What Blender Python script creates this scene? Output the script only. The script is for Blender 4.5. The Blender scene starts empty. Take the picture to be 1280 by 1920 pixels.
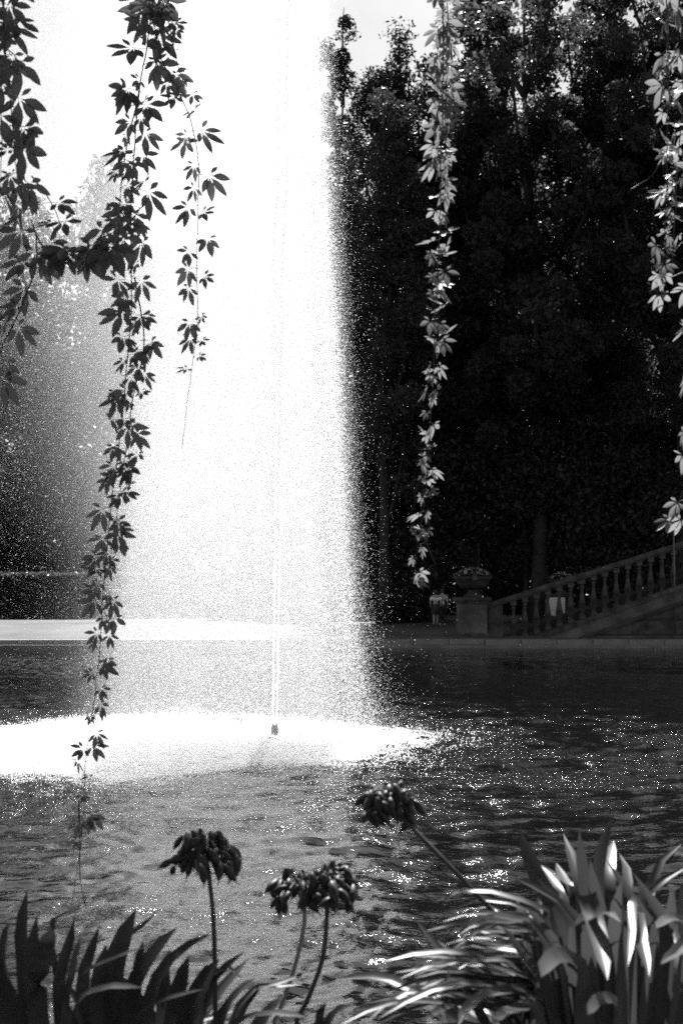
import bpy, math, random
import numpy as np
from mathutils import Vector, Matrix

C = bpy.context.scene
COL = C.collection
R = math.radians
rnd = random.Random(7)
NP = np.random.default_rng(11)

# ------------------------------------------------------------------ camera
CAM_H = 2.4                      # metres above the pond
FPX = 50.0 / 36.0 * 1920         # focal length in photo pixels
PITCH = math.atan((1107 - 960) / FPX)
cam = bpy.data.cameras.new('camera')
cam.sensor_fit = 'VERTICAL'; cam.sensor_height = 36; cam.sensor_width = 24
cam.lens = 50; cam.clip_start = 0.1; cam.clip_end = 3000
cam.dof.use_dof = True; cam.dof.focus_distance = 8.0; cam.dof.aperture_fstop = 7.0
camo = bpy.data.objects.new('camera', cam)
camo.location = (0, 0, CAM_H); camo.rotation_euler = (R(90) + PITCH, 0, 0)
COL.objects.link(camo); C.camera = camo

# ------------------------------------------------------------------ sky and sun (black and white film: neutral greys)
SUN_EL, SUN_AZ = R(53), R(2)     # sun ahead of the camera, a little to the right
w = bpy.data.worlds.new("World"); C.world = w; w.use_nodes = True
nt = w.node_tree; nt.nodes.clear()
out = nt.nodes.new('ShaderNodeOutputWorld'); bg = nt.nodes.new('ShaderNodeBackground')
sky = nt.nodes.new('ShaderNodeTexSky'); sky.sky_type = 'NISHITA'; sky.sun_disc = False
sky.sun_elevation = SUN_EL; sky.sun_rotation = SUN_AZ
bw = nt.nodes.new('ShaderNodeRGBToBW')
tc = nt.nodes.new('ShaderNodeTexCoord'); cn = nt.nodes.new('ShaderNodeTexNoise')
cn.inputs['Scale'].default_value = 3.2; cn.inputs['Detail'].default_value = 7; cn.inputs['Roughness'].default_value = .55
cr = nt.nodes.new('ShaderNodeValToRGB')
cr.color_ramp.elements[0].position = .47; cr.color_ramp.elements[0].color = (1, 1, 1, 1)
cr.color_ramp.elements[1].position = .62; cr.color_ramp.elements[1].color = (1.22, 1.22, 1.22, 1)
mu = nt.nodes.new('ShaderNodeMath'); mu.operation = 'MULTIPLY'
nt.links.new(sky.outputs[0], bw.inputs[0]); nt.links.new(tc.outputs['Generated'], cn.inputs['Vector'])
nt.links.new(cn.outputs[0], cr.inputs[0]); nt.links.new(bw.outputs[0], mu.inputs[0]); nt.links.new(cr.outputs[0], mu.inputs[1])
nt.links.new(mu.outputs[0], bg.inputs[0]); bg.inputs[1].default_value = 0.05
nt.links.new(bg.outputs[0], out.inputs[0])

sl = bpy.data.lights.new('sun', 'SUN'); sl.energy = 5.0; sl.angle = R(0.5); sl.color = (1, 1, 1)
so = bpy.data.objects.new('sun', sl)
sdir = Vector((math.sin(SUN_AZ) * math.cos(SUN_EL), math.cos(SUN_AZ) * math.cos(SUN_EL), math.sin(SUN_EL)))
so.rotation_euler = (-sdir).to_track_quat('-Z', 'Y').to_euler(); so.location = (5, 30, 60)
COL.objects.link(so)

C.view_settings.view_transform = 'Standard'; C.view_settings.look = 'None'
C.view_settings.exposure = 1.5; C.view_settings.gamma = 1; C.view_settings.use_curve_mapping = False
C.render.engine = 'CYCLES'
cy = C.cycles
cy.use_denoising = False
cy.max_bounces = 12; cy.diffuse_bounces = 10; cy.glossy_bounces = 3; cy.transmission_bounces = 4; cy.transparent_max_bounces = 4
cy.volume_bounces = 2; cy.volume_step_rate = .25; cy.volume_max_steps = 128
cy.sample_clamp_indirect = 8; cy.caustics_reflective = False; cy.caustics_refractive = False

# ------------------------------------------------------------------ pixel to place
def ray(px, py):
    dx, dz = (px - 640) / FPX, (960 - py) / FPX
    return Vector((dx, math.cos(PITCH) - dz * math.sin(PITCH), math.sin(PITCH) + dz * math.cos(PITCH)))
def at(px, py, d):
    v = ray(px, py); v = v * (d / v.y)
    return Vector((v.x, v.y, v.z + CAM_H))
def mpp(d): return d / FPX

# ------------------------------------------------------------------ materials
def mat(name, col, rough=.6, var=.3, scale=8, transl=0, tcol=None, spec=.5, bump=0, bscale=40):
    m = bpy.data.materials.new(name); m.use_nodes = True
    n = m.node_tree.nodes; l = m.node_tree.links
    p = n['Principled BSDF']; p.inputs['Roughness'].default_value = rough
    p.inputs['Specular IOR Level'].default_value = spec
    t = n.new('ShaderNodeTexCoord'); no = n.new('ShaderNodeTexNoise')
    no.inputs['Scale'].default_value = scale; no.inputs['Detail'].default_value = 6
    l.new(t.outputs['Object'], no.inputs['Vector'])
    r = n.new('ShaderNodeValToRGB'); a, b = col * (1 - var), col * (1 + var)
    r.color_ramp.elements[0].position = .3; r.color_ramp.elements[0].color = (a, a, a, 1)
    r.color_ramp.elements[1].position = .7; r.color_ramp.elements[1].color = (b, b, b, 1)
    l.new(no.outputs[0], r.inputs[0]); l.new(r.outputs[0], p.inputs['Base Color'])
    if bump:
        bn = n.new('ShaderNodeTexNoise'); bn.inputs['Scale'].default_value = bscale; bn.inputs['Detail'].default_value = 5
        l.new(t.outputs['Object'], bn.inputs['Vector'])
        bu = n.new('ShaderNodeBump'); bu.inputs['Strength'].default_value = 1; bu.inputs['Distance'].default_value = bump
        l.new(bn.outputs[0], bu.inputs['Height']); l.new(bu.outputs[0], p.inputs['Normal'])
    if transl:
        tr = n.new('ShaderNodeBsdfTranslucent'); k = tcol if tcol is not None else col
        tr.inputs[0].default_value = (k, k, k, 1)
        mx = n.new('ShaderNodeMixShader'); mx.inputs[0].default_value = transl
        l.new(p.outputs[0], mx.inputs[1]); l.new(tr.outputs[0], mx.inputs[2])
        l.new(mx.outputs[0], n['Material Output'].inputs[0])
    return m

M = {}
M['creeper'] = mat('creeper_leaf', .09, .5, .35, 25, transl=.45, tcol=.26)
M['creeper_stem'] = mat('creeper_stem', .05, .7, .3, 60)
M['strap'] = mat('strap_leaf', .065, .38, .3, 12, transl=.3, tcol=.08)
M['broad'] = mat('shade_toned_strap_leaf', .05, .45, .3, 12, transl=.1, tcol=.1)  # darker strap leaf copy: the left clump's shade is put into its tone
M['pod'] = mat('dry_pod', .025, .5, .4, 90)
M['stalk'] = mat('flower_stalk', .05, .5, .3, 60)
M['lit_tone_stalk'] = mat('lit_tone_stalk', .3, .5, .2, 60)  # stalk copy whose paleness stands in for light on the stem
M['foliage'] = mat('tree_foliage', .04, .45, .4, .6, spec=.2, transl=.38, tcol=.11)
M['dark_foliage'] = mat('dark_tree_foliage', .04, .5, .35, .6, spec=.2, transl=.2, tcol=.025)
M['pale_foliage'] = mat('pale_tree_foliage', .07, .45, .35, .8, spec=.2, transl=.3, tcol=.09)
M['bark'] = mat('bark', .03, .85, .4, 5, bump=.03, bscale=12)
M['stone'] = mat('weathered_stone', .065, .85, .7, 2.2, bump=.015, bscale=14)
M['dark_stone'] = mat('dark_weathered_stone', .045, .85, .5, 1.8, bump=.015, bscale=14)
M['ashlar'] = mat('lit_tone_ashlar', .11, .85, .6, 1.1, bump=.02, bscale=11)  # lighter stone copy: stronger light on the stair wall put into its tone
M['gravel'] = mat('gravel', .07, .9, .55, .3, bump=.02, bscale=25)
M['kerb'] = mat('kerb_stone', .2, .8, .25, 1.2, bump=.006, bscale=20)
M['soil'] = mat('soil', .05, .95, .5, 6, bump=.04, bscale=15)
M['flower'] = mat('pale_petals', .6, .6, .15, 9, transl=.3, tcol=.4)
M['metal'] = mat('nozzle_metal', .12, .45, .3, 20)
M['post'] = mat('post_paint', .3, .5, .15, 9)
M['skin'] = mat('skin', .35, .6, .06, 4)
M['shirt'] = mat('pale_cloth', .85, .85, .06, 5)
M['shirt2'] = mat('light_cloth', .5, .85, .08, 5)
M['trouser'] = mat('dark_cloth', .03, .85, .2, 5)
M['hair'] = mat('dark_hair', .025, .6, .3, 20)
M['shoe'] = mat('pale_shoe', .55, .6, .08, 9)
M['panel'] = mat('white_panel', .75, .6, .05, 6)

# water drops: scatter the sun forward
def drop_mat(name, k):
    m = bpy.data.materials.new(name); m.use_nodes = True
    n = m.node_tree.nodes; l = m.node_tree.links; n.remove(n['Principled BSDF'])
    tr = n.new('ShaderNodeBsdfTranslucent'); tr.inputs[0].default_value = (k, k, k, 1)
    df = n.new('ShaderNodeBsdfDiffuse'); df.inputs[0].default_value = (k, k, k, 1)
    mx = n.new('ShaderNodeMixShader'); mx.inputs[0].default_value = .16
    l.new(tr.outputs[0], mx.inputs[1]); l.new(df.outputs[0], mx.inputs[2]); l.new(mx.outputs[0], n['Material Output'].inputs[0])
    return m
M['drop'] = drop_mat('water_drops', .97)
M['jet'] = drop_mat('white_water', .95)

# ------------------------------------------------------------------ object helpers
def mesh_np(name, co, faces, k, smooth=False):
    """co (n,3); faces (m,k) index array"""
    me = bpy.data.meshes.new(name)
    co = np.asarray(co, dtype=np.float32); faces = np.asarray(faces, dtype=np.int32)
    me.vertices.add(len(co)); me.vertices.foreach_set('co', co.ravel())
    me.loops.add(faces.size); me.loops.foreach_set('vertex_index', faces.ravel())
    me.polygons.add(len(faces)); me.polygons.foreach_set('loop_start', np.arange(0, faces.size, k, dtype=np.int32))
    me.update(calc_edges=True)
    if smooth: me.polygons.foreach_set('use_smooth', np.ones(len(faces), dtype=bool))
    return me
class MB:
    def __init__(s): s.v = []; s.f = []
    def add(s, v, f):
        o = len(s.v); s.v += [tuple(a) for a in v]; s.f += [tuple(i + o for i in q) for q in f]
    def box(s, x0, x1, y0, y1, z0, z1, sh=0):
        """sh: rise in z per metre of x (for sloping stone)"""
        v = [(x, y, z + sh * (x - x0)) for x in (x0, x1) for y in (y0, y1) for z in (z0, z1)]
        s.add(v, [(0, 1, 3, 2), (4, 6, 7, 5), (0, 4, 5, 1), (2, 3, 7, 6), (0, 2, 6, 4), (1, 5, 7, 3)])
    def tube(s, pts, rad, n=6, cap=True):
        pts = [Vector(p) for p in pts]; rings = []
        rad = rad if hasattr(rad, '__len__') else [rad] * len(pts)
        for i, p in enumerate(pts):
            t = (pts[min(i + 1, len(pts) - 1)] - pts[max(i - 1, 0)]).normalized()
            a = t.cross(Vector((0.13, 1, 0.07))); a = a.normalized() if a.length > 1e-4 else Vector((1, 0, 0))
            b = t.cross(a)
            rings.append([p + (a * math.cos(2 * math.pi * k / n) + b * math.sin(2 * math.pi * k / n)) * rad[i] for k in range(n)])
        v = [q for r_ in rings for q in r_]
        f = [(i * n + k, i * n + (k + 1) % n, (i + 1) * n + (k + 1) % n, (i + 1) * n + k) for i in range(len(pts) - 1) for k in range(n)]
        if cap: f += [tuple(range(n))[::-1], tuple(range((len(pts) - 1) * n, len(pts) * n))]
        s.add(v, f)
    def lathe(s, prof, n=10, c=(0, 0, 0)):
        v = [(c[0] + r_ * math.cos(2 * math.pi * k / n), c[1] + r_ * math.sin(2 * math.pi * k / n), c[2] + z) for r_, z in prof for k in range(n)]
        f = [(i * n + k, i * n + (k + 1) % n, (i + 1) * n + (k + 1) % n, (i + 1) * n + k) for i in range(len(prof) - 1) for k in range(n)]
        f += [tuple(range(n))[::-1], tuple(range((len(prof) - 1) * n, len(prof) * n))]
        s.add(v, f)
    def mesh(s, name, smooth=False):
        me = bpy.data.meshes.new(name); me.from_pydata(s.v, [], s.f); me.update()
        if smooth: me.polygons.foreach_set('use_smooth', [True] * len(me.polygons))
        return me
def obj(name, me, m=None, parent=None, loc=(0, 0, 0), kind=None):
    o = bpy.data.objects.new(name, me); COL.objects.link(o); o.location = loc
    if m is not None and not me.materials: me.materials.append(m)
    if parent is not None: o.parent = parent
    if kind: o['kind'] = kind
    return o
def thing(name, label, cat, loc=(0, 0, 0), group=None, rz=0):
    o = bpy.data.objects.new(name, None); COL.objects.link(o); o.location = loc; o.rotation_euler.z = rz
    o.empty_display_size = .1
    o['label'] = label; o['category'] = cat
    if group: o['group'] = group
    return o
def catmull(pts, step):
    """smooth polyline through pts, resampled evenly"""
    P = [np.array(p, float) for p in pts]; P = [2 * P[0] - P[1]] + P + [2 * P[-1] - P[-2]]
    o = []
    for i in range(1, len(P) - 2):
        for t in np.linspace(0, 1, 16, endpoint=False):
            a, b, c, d = P[i - 1], P[i], P[i + 1], P[i + 2]
            o.append(.5 * (2 * b + (c - a) * t + (2 * a - 5 * b + 4 * c - d) * t * t + (3 * b - a - 3 * c + d) * t ** 3))
    o.append(P[-2]); o = np.array(o)
    L = np.concatenate([[0], np.cumsum(np.linalg.norm(np.diff(o, axis=0), axis=1))])
    n = max(2, int(L[-1] / step) + 1); s = np.linspace(0, L[-1], n)
    return np.stack([np.interp(s, L, o[:, k]) for k in range(o.shape[1])], 1)

# ------------------------------------------------------------------ water: waves as one real sheet
WX0 = 0.20; NEAR, SHORE = 3.6, 59.3
FX, FY = at(515, 1378, 23.6).x, 23.6
def build_water():
    nr, nc = 760, 430
    ys = NEAR * (SHORE / NEAR) ** (np.arange(nr) / (nr - 1))
    u = np.linspace(-1, 1, nc)
    Y = np.repeat(ys[:, None], nc, 1); X = u[None, :] * (0.30 * ys[:, None] + 1.2)
    cell = np.maximum(np.gradient(ys)[:, None], (X[:, 1:2] - X[:, :1]))
    Z = np.zeros_like(X)
    rad = np.hypot(X - FX, (Y - FY) * .8)
    calm = 0.35 + .65 * np.exp(-np.maximum(0, Y - 30) / 14)
    for i in range(90):
        lam = math.exp(NP.uniform(math.log(.08), math.log(.9)))
        th = NP.normal(math.pi * .5, .75) if i % 3 else NP.uniform(0, math.pi * 2)
        k = 2 * math.pi / lam; ph = NP.uniform(0, 6.28)
        amp = .026 * lam ** .8 / math.sqrt(90) * 1.75
        fade = np.clip(lam / (2.5 * cell) - .6, 0, 1)
        gate = .6 + .4 * np.sin(X * NP.uniform(.3, 1.2) + Y * NP.uniform(.3, 1.2) + ph * 3)
        arg = k * (X * math.cos(th) + Y * math.sin(th)) + ph
        Z += amp * fade * gate * (np.sin(arg) + .25 * np.cos(2 * arg)) * calm
    for i in range(26):                                   # rings running out from the falling spray
        lam = NP.uniform(.16, .7); cx, cy_ = FX - .9 + NP.normal(0, 1.6), FY + NP.normal(0, 2.0)
        rr = np.hypot(X - cx, Y - cy_)
        fade = np.clip(lam / (2.5 * cell) - .6, 0, 1)
        Z += .0065 * lam ** .8 * fade * np.sin(2 * math.pi * rr / lam + NP.uniform(0, 6.28)) * np.exp(-rad / 6.5) * 2
    co = np.stack([X, Y, Z], 2).reshape(-1, 3)
    idx = np.arange(nr * nc).reshape(nr, nc)
    f = np.stack([idx[:-1, :-1], idx[:-1, 1:], idx[1:, 1:], idx[1:, :-1]], 2).reshape(-1, 4)
    # broad flat wings on both sides
    v2 = []; f2 = []; base = len(co)
    for sgn, edge in ((-1, idx[:, 0]), (1, idx[:, -1])):
        e = edge[::8]; e = np.append(e, edge[-1]); o = base + len(v2)
        for j in e: v2.append((sgn * 90, co[j][1], 0))
        for q in range(len(e) - 1):
            a = (e[q], e[q + 1], o + q + 1, o + q)
            f2.append(a if sgn < 0 else a[::-1])
    co = np.concatenate([co, np.array(v2)]); f = np.concatenate([f, np.array(f2)])
    me = mesh_np('water', co, f, 4, True)
    m = bpy.data.materials.new('pond_water'); m.use_nodes = True
    n = m.node_tree.nodes; l = m.node_tree.links; p = n['Principled BSDF']
    p.inputs['Base Color'].default_value = (.004, .004, .004, 1); p.inputs['Roughness'].default_value = .04
    p.inputs['IOR'].default_value = 1.333
    t = n.new('ShaderNodeTexCoord'); mp = n.new('ShaderNodeMapping'); mp.inputs['Scale'].default_value = (.75, 1.15, 1)
    l.new(t.outputs['Object'], mp.inputs[0])
    n1 = n.new('ShaderNodeTexNoise'); n1.inputs['Scale'].default_value = 7; n1.inputs['Detail'].default_value = 3
    n2 = n.new('ShaderNodeTexNoise'); n2.inputs['Scale'].default_value = 26; n2.inputs['Detail'].default_value = 2
    l.new(mp.outputs[0], n1.inputs['Vector']); l.new(mp.outputs[0], n2.inputs['Vector'])
    # more chop where the spray comes down
    vm = n.new('ShaderNodeVectorMath'); vm.operation = 'DISTANCE'; vm.inputs[1].default_value = (FX - 1.0, FY - .8, 0)
    l.new(t.outputs['Object'], vm.inputs[0])
    mr = n.new('ShaderNodeMapRange'); mr.inputs['From Min'].default_value = 2.2; mr.inputs['From Max'].default_value = 11
    mr.inputs['To Min'].default_value = 5; mr.inputs['To Max'].default_value = 1.0; mr.interpolation_type = 'SMOOTHSTEP'
    l.new(vm.outputs['Value'], mr.inputs['Value'])
    a1 = n.new('ShaderNodeMath'); a1.operation = 'MULTIPLY'; a1.inputs[1].default_value = .007; l.new(n1.outputs[0], a1.inputs[0])
    a2 = n.new('ShaderNodeMath'); a2.operation = 'MULTIPLY_ADD'; a2.inputs[1].default_value = .0055
    l.new(n2.outputs[0], a2.inputs[0]); l.new(a1.outputs[0], a2.inputs[2])
    g1 = n.new('ShaderNodeTexNoise'); g1.inputs['Scale'].default_value = .55; g1.inputs['Detail'].default_value = 2; l.new(mp.outputs[0], g1.inputs['Vector'])
    g2 = n.new('ShaderNodeMapRange'); g2.inputs['From Min'].default_value = .38; g2.inputs['From Max'].default_value = .64; g2.inputs['To Min'].default_value = .45; g2.inputs['To Max'].default_value = 1.9
    l.new(g1.outputs[0], g2.inputs['Value'])
    gm = n.new('ShaderNodeMath'); gm.operation = 'MULTIPLY'; l.new(mr.outputs[0], gm.inputs[0]); l.new(g2.outputs[0], gm.inputs[1])
    a3 = n.new('ShaderNodeMath'); a3.operation = 'MULTIPLY'; l.new(a2.outputs[0], a3.inputs[0]); l.new(gm.outputs[0], a3.inputs[1])
    bu = n.new('ShaderNodeBump'); bu.inputs['Strength'].default_value = 1; bu.inputs['Distance'].default_value = 1
    l.new(a3.outputs[0], bu.inputs['Height']); l.new(bu.outputs[0], p.inputs['Normal'])
    return obj('water', me, m, kind='structure')
build_water()

# ------------------------------------------------------------------ ground
def build_ground():
    prof = [(SHORE + .45, -1.2), (SHORE + .45, .30), (62.2, .34), (66.5, .74), (80, .86), (140, 1.2), (400, 2), (1500, 4)]
    xs = np.concatenate([[-900], np.linspace(-90, 90, 61), [900]]); v = []; f = []
    for j, (y, z) in enumerate(prof):
        for x in xs: v.append((x, y, z + (.04 * math.sin(x * .35 + y) if 1 < j < 5 else 0)))
    n = len(xs)
    for j in range(len(prof) - 1):
        for i in range(n - 1): f.append((j * n + i, j * n + i + 1, (j + 1) * n + i + 1, (j + 1) * n + i))
    me = bpy.data.meshes.new('ground'); me.from_pydata(v, [], f); me.update()
    obj('ground', me, M['gravel'], kind='structure')
    k = MB(); k.box(-90, 90, SHORE, SHORE + .55, -1.2, .13); obj('kerb_step', k.mesh('kerb_step'), M['kerb'], kind='structure')
    k = MB(); k.box(-90, 90, SHORE + .40, SHORE + .9, .134, .315); ko = obj('kerb', k.mesh('kerb'), M['dark_stone'], kind='structure')
    ks = []
    for q in range(4):
        k = MB(); j = rnd.uniform(-.01, .01); k.box(0, 1.47 + j, SHORE + .30, SHORE + .88, .136, .345 + j); ks.append(k.mesh('kerb_stone')); ks[-1].materials.append(M['kerb'])
    for q in range(26):
        o = obj('kerb_stone', ks[rnd.randrange(4)], None, ko, (-19.5 + q * 1.5, rnd.uniform(-.012, .012), rnd.uniform(-.008, .008)))
    for sx in (-1, 1):
        k = MB(); k.box(*((-90, -19.53) if sx < 0 else (19.53, 90)), SHORE + .30, SHORE + .88, .136, .345); obj('kerb_run', k.mesh('kerb_run'), M['kerb'], ko)
    b = MB(); b.box(-40, 40, -14, 3.3, -1, 1.13); obj('near_bank', b.mesh('near_bank'), M['soil'], kind='structure')
    b = MB(); b.box(-40, 40, 3.303, 3.66, -1, 1.05); obj('bank_wall', b.mesh('bank_wall'), M['dark_stone'], kind='structure')
    b = MB(); b.box(-90, 90, 3.0, SHORE + 1, -1.6, -1.25); obj('pond_bed', b.mesh('pond_bed'), M['soil'], kind='structure')
build_ground()

# ------------------------------------------------------------------ trees
def leaf_cloud(cent, rad, n_sub, n_leaf, size, rng, sub_r=(.8, 1.5), flat=.75):
    """foliage made of leaf sprays: list of ellipsoids -> sub-clumps -> leaves. returns co, faces"""
    cent = np.array(cent, float); rad = np.array(rad, float)
    wgt = np.prod(rad, 1) ** .66; wgt /= wgt.sum()
    which = rng.choice(len(cent), n_sub, p=wgt)
    d = rng.normal(size=(n_sub, 3)); d /= np.linalg.norm(d, axis=1)[:, None]
    rr = rng.uniform(.25, 1, n_sub) ** .5
    sub = cent[which] + d * rad[which] * rr[:, None]
    sr = rng.uniform(*sub_r, n_sub)
    s = rng.integers(0, n_sub, n_leaf)
    g = rng.normal(size=(n_leaf, 3)); g /= np.linalg.norm(g, axis=1)[:, None]
    p = sub[s] + g * (sr[s] * rng.uniform(.15, 1, n_leaf) ** .6)[:, None] * np.array([1, 1, flat])
    L = size * rng.uniform(.6, 1.4, n_leaf); W = L * rng.uniform(.4, .62, n_leaf)
    a = rng.normal(size=(n_leaf, 3)); a[:, 2] -= .5; a /= np.linalg.norm(a, axis=1)[:, None]
    b = rng.normal(size=(n_leaf, 3)); b -= (b * a).sum(1)[:, None] * a; b /= np.linalg.norm(b, axis=1)[:, None]
    nn = np.cross(a, b)
    co = np.stack([p - a * L[:, None] * .5, p + b * W[:, None] * .5 + nn * W[:, None] * .15, p + a * L[:, None] * .5, p - b * W[:, None] * .5 + nn * W[:, None] * .15], 1).reshape(-1, 3)
    return co, np.arange(n_leaf * 4).reshape(-1, 4)
def tree(name, label, cat, px, d, top, bot, hw, n_sub, n_leaf, size, m, seed, shape='round', group='trees on the far bank', sub_r=(.8, 1.5), deep=.8):
    rng = np.random.default_rng(seed); r2 = random.Random(seed)
    k = mpp(d); base = at(px, 1150, d); gz = .8 if d < 100 else 1.0
    zt = at(px, top, d).z; zb = max(gz + .3, at(px, bot, d).z); hw = hw * k; H = zt - zb
    t = thing(name, label, cat, (base.x, d, gz), group)
    cl, rl = [], []
    if shape == 'cone':
        for q in range(6):
            f = q / 5; cl.append((rng.normal(0, .1 * hw), rng.normal(0, .1 * hw), zb - gz + H * (.12 + .8 * f))); rw = hw * (1.0 - .75 * f)
            rl.append((rw, rw * .9, H * .13))
    elif shape == 'peak':
        for q in range(9):
            f = q / 8; wq = hw * (1 if f < .88 else .3); an = q * 2.4
            cl.append((math.cos(an) * wq * .4, math.sin(an) * wq * .4, zb - gz + H * (.06 + .9 * f))); rl.append((wq * .62, wq * .6, H * .075))
    elif shape == 'bush':
        for q in range(5):
            cl.append((rng.uniform(-.5, .5) * hw, rng.uniform(-.4, .4) * hw, zb - gz + H * rng.uniform(.2, .7))); rl.append((hw * .55, hw * .5, H * rng.uniform(.25, .33)))
    else:
        nb = 11
        for q in range(nb):
            f = (q + .5) / nb; wd = math.sin(math.pi * (.12 + .78 * f)) ** .7
            an = q * 2.4 + rng.uniform(-.4, .4); ro = hw * .55 * wd
            cl.append((math.cos(an) * ro, math.sin(an) * ro * deep, zb - gz + H * (.08 + .86 * f))); rl.append((hw * .62 * max(wd, .5), hw * .65 * deep * max(wd, .5), H * .12 + .5))
    co, fa = leaf_cloud(cl, rl, n_sub, n_leaf, size, rng, sub_r)
    obj('crown', mesh_np('crown', co, fa, 4), m, t)
    b = MB(); tr = max(.12, H * .014)
    hh = (zt - gz) * .93; path = [(0, 0, -.3)] + [(r2.gauss(0, .02) * H * f, r2.gauss(0, .02) * H * f, hh * f) for f in (.25, .5, .75, 1)]
    path = catmull(path, hh / 10); b.tube(path, [tr * (1.5 if i == 0 else 1) * (1 - .92 * i / (len(path) - 1)) for i in range(len(path))], 8)
    obj('trunk', b.mesh('trunk', True), M['bark'], t)
    for c, r_ in zip(cl, rl):                       # a limb to each mass of foliage
        lb = MB(); z0 = max(.5, min(hh * .9, c[2] - H * .10)); i = int(z0 / hh * (len(path) - 1)); p0 = path[i]
        lp = catmull([p0, ((p0[0] + c[0]) * .5, (p0[1] + c[1]) * .5, (p0[2] * .6 + c[2] * .4)), c, (c[0] * 1.25, c[1] * 1.2, c[2] + r_[2] * .7)], .8)
        lb.tube(lp, [tr * .42 * (1 - .85 * j / (len(lp) - 1)) for j in range(len(lp))], 5)
        obj('limb', lb.mesh('limb', True), M['bark'], t)
    return t

tree('broadleaf_tree', 'tallest broad dark tree, sky showing through its open top beside the pale vine', 'tree', 1010, 71, -150, 980, 205, 270, 84000, .30, M['foliage'], 1, deep=1.3, sub_r=(.7, 1.3))
tree('broadleaf_tree', 'huge dark tree behind the short paired vines, reaching out above the frame', 'tree', 1270, 68, -190, 980, 165, 240, 60000, .30, M['foliage'], 2, deep=1.4, sub_r=(.7, 1.3))
tree('broadleaf_tree', 'dark tree directly behind the sunlit vine, between the pointed tree and the tallest tree', 'tree', 885, 75, -50, 980, 100, 180, 40000, .28, M['foliage'], 3)
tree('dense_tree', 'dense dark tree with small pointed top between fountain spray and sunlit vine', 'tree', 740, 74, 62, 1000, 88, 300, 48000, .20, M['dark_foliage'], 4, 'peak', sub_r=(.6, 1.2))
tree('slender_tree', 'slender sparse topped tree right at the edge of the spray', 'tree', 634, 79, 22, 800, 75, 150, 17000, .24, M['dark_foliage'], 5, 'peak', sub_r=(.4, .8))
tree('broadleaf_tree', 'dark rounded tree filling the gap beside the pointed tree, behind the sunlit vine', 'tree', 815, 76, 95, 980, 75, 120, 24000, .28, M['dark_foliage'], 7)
tree('broadleaf_tree', 'dark tree crown pressed against the tallest tree, under the open sky gap', 'tree', 1125, 74, -30, 980, 115, 150, 32000, .3, M['foliage'], 8)
tree('shrubby_tree', 'lower tree with a lighter rounded crown in front of the pointed dark tree', 'tree', 718, 70, 205, 950, 110, 150, 34000, .2, M['pale_foliage'], 6, sub_r=(.6, 1.1))
for i, (px, d, top, hw, lab) in enumerate([
        (800, 73.5, 640, 130, 'dark bush behind the two walkers and the urn pedestal'),
        (985, 72, 690, 120, 'dark bush above the lower stair balusters, behind the second urn'),
        (1170, 70.5, 600, 150, 'tall dark bush rising behind the upper stair balusters'),
        (1330, 69, 560, 130, 'dark bush cut by the picture edge behind the thin post'),
        (640, 73, 760, 110, 'dark bush half lost behind the edge of the fountain spray')]):
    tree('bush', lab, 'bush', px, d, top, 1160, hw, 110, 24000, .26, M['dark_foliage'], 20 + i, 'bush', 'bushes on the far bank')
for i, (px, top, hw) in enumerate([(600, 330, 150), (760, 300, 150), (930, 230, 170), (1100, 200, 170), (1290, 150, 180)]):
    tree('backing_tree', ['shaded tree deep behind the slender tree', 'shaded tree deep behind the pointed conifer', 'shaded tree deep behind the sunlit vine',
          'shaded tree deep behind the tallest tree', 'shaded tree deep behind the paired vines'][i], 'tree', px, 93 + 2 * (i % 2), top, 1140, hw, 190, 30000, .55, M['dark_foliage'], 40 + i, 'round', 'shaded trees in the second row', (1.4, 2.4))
for i, (px, top, hw, d, lab) in enumerate([
        (185, 328, 95, 108, 'misty pale tree with a rounded top behind the vines, seen through thin spray'),
        (20, 375, 120, 112, 'hazy tree at the picture edge behind the darkest vine cluster'),
        (330, 400, 110, 114, 'tree almost hidden behind the white spray, beside the misty rounded one'),
        (-130, 420, 130, 108, 'tree just outside the frame beyond the sunlit gravel'),
        (470, 380, 120, 116, 'tree wholly veiled by the brightest part of the fountain')]):
    tree('veiled_tree', lab, 'tree', px, d, top, 1100, hw, 170, 17000, .5, M['foliage'], 60 + i, 'round', 'trees beyond the spray', (1.2, 2.2))

for i, (px, top, hw, lab) in enumerate([(90, 470, 190, 'dim tree filling the gap above the hedge behind the misty rounded tree'), (-90, 480, 190, 'dim tree above the hedge at the picture edge, dark through thin spray'),
        (290, 500, 190, 'dim tree above the hedge mostly lost in the white spray'), (480, 430, 190, 'dim tree directly behind the jet of the fountain')]):
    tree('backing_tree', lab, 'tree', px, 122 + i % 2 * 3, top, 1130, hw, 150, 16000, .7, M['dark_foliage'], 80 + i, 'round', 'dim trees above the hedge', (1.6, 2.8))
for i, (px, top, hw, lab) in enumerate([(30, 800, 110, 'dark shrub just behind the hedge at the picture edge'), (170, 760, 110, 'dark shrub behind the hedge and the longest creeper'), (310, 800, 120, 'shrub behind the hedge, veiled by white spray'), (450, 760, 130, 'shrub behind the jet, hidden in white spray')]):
    tree('shrub', lab, 'shrub', px, 92, top, 1150, hw, 80, 12000, .4, M['dark_foliage'], 90 + i, 'bush', 'shrubs behind the hedge', (1., 1.8))
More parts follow.
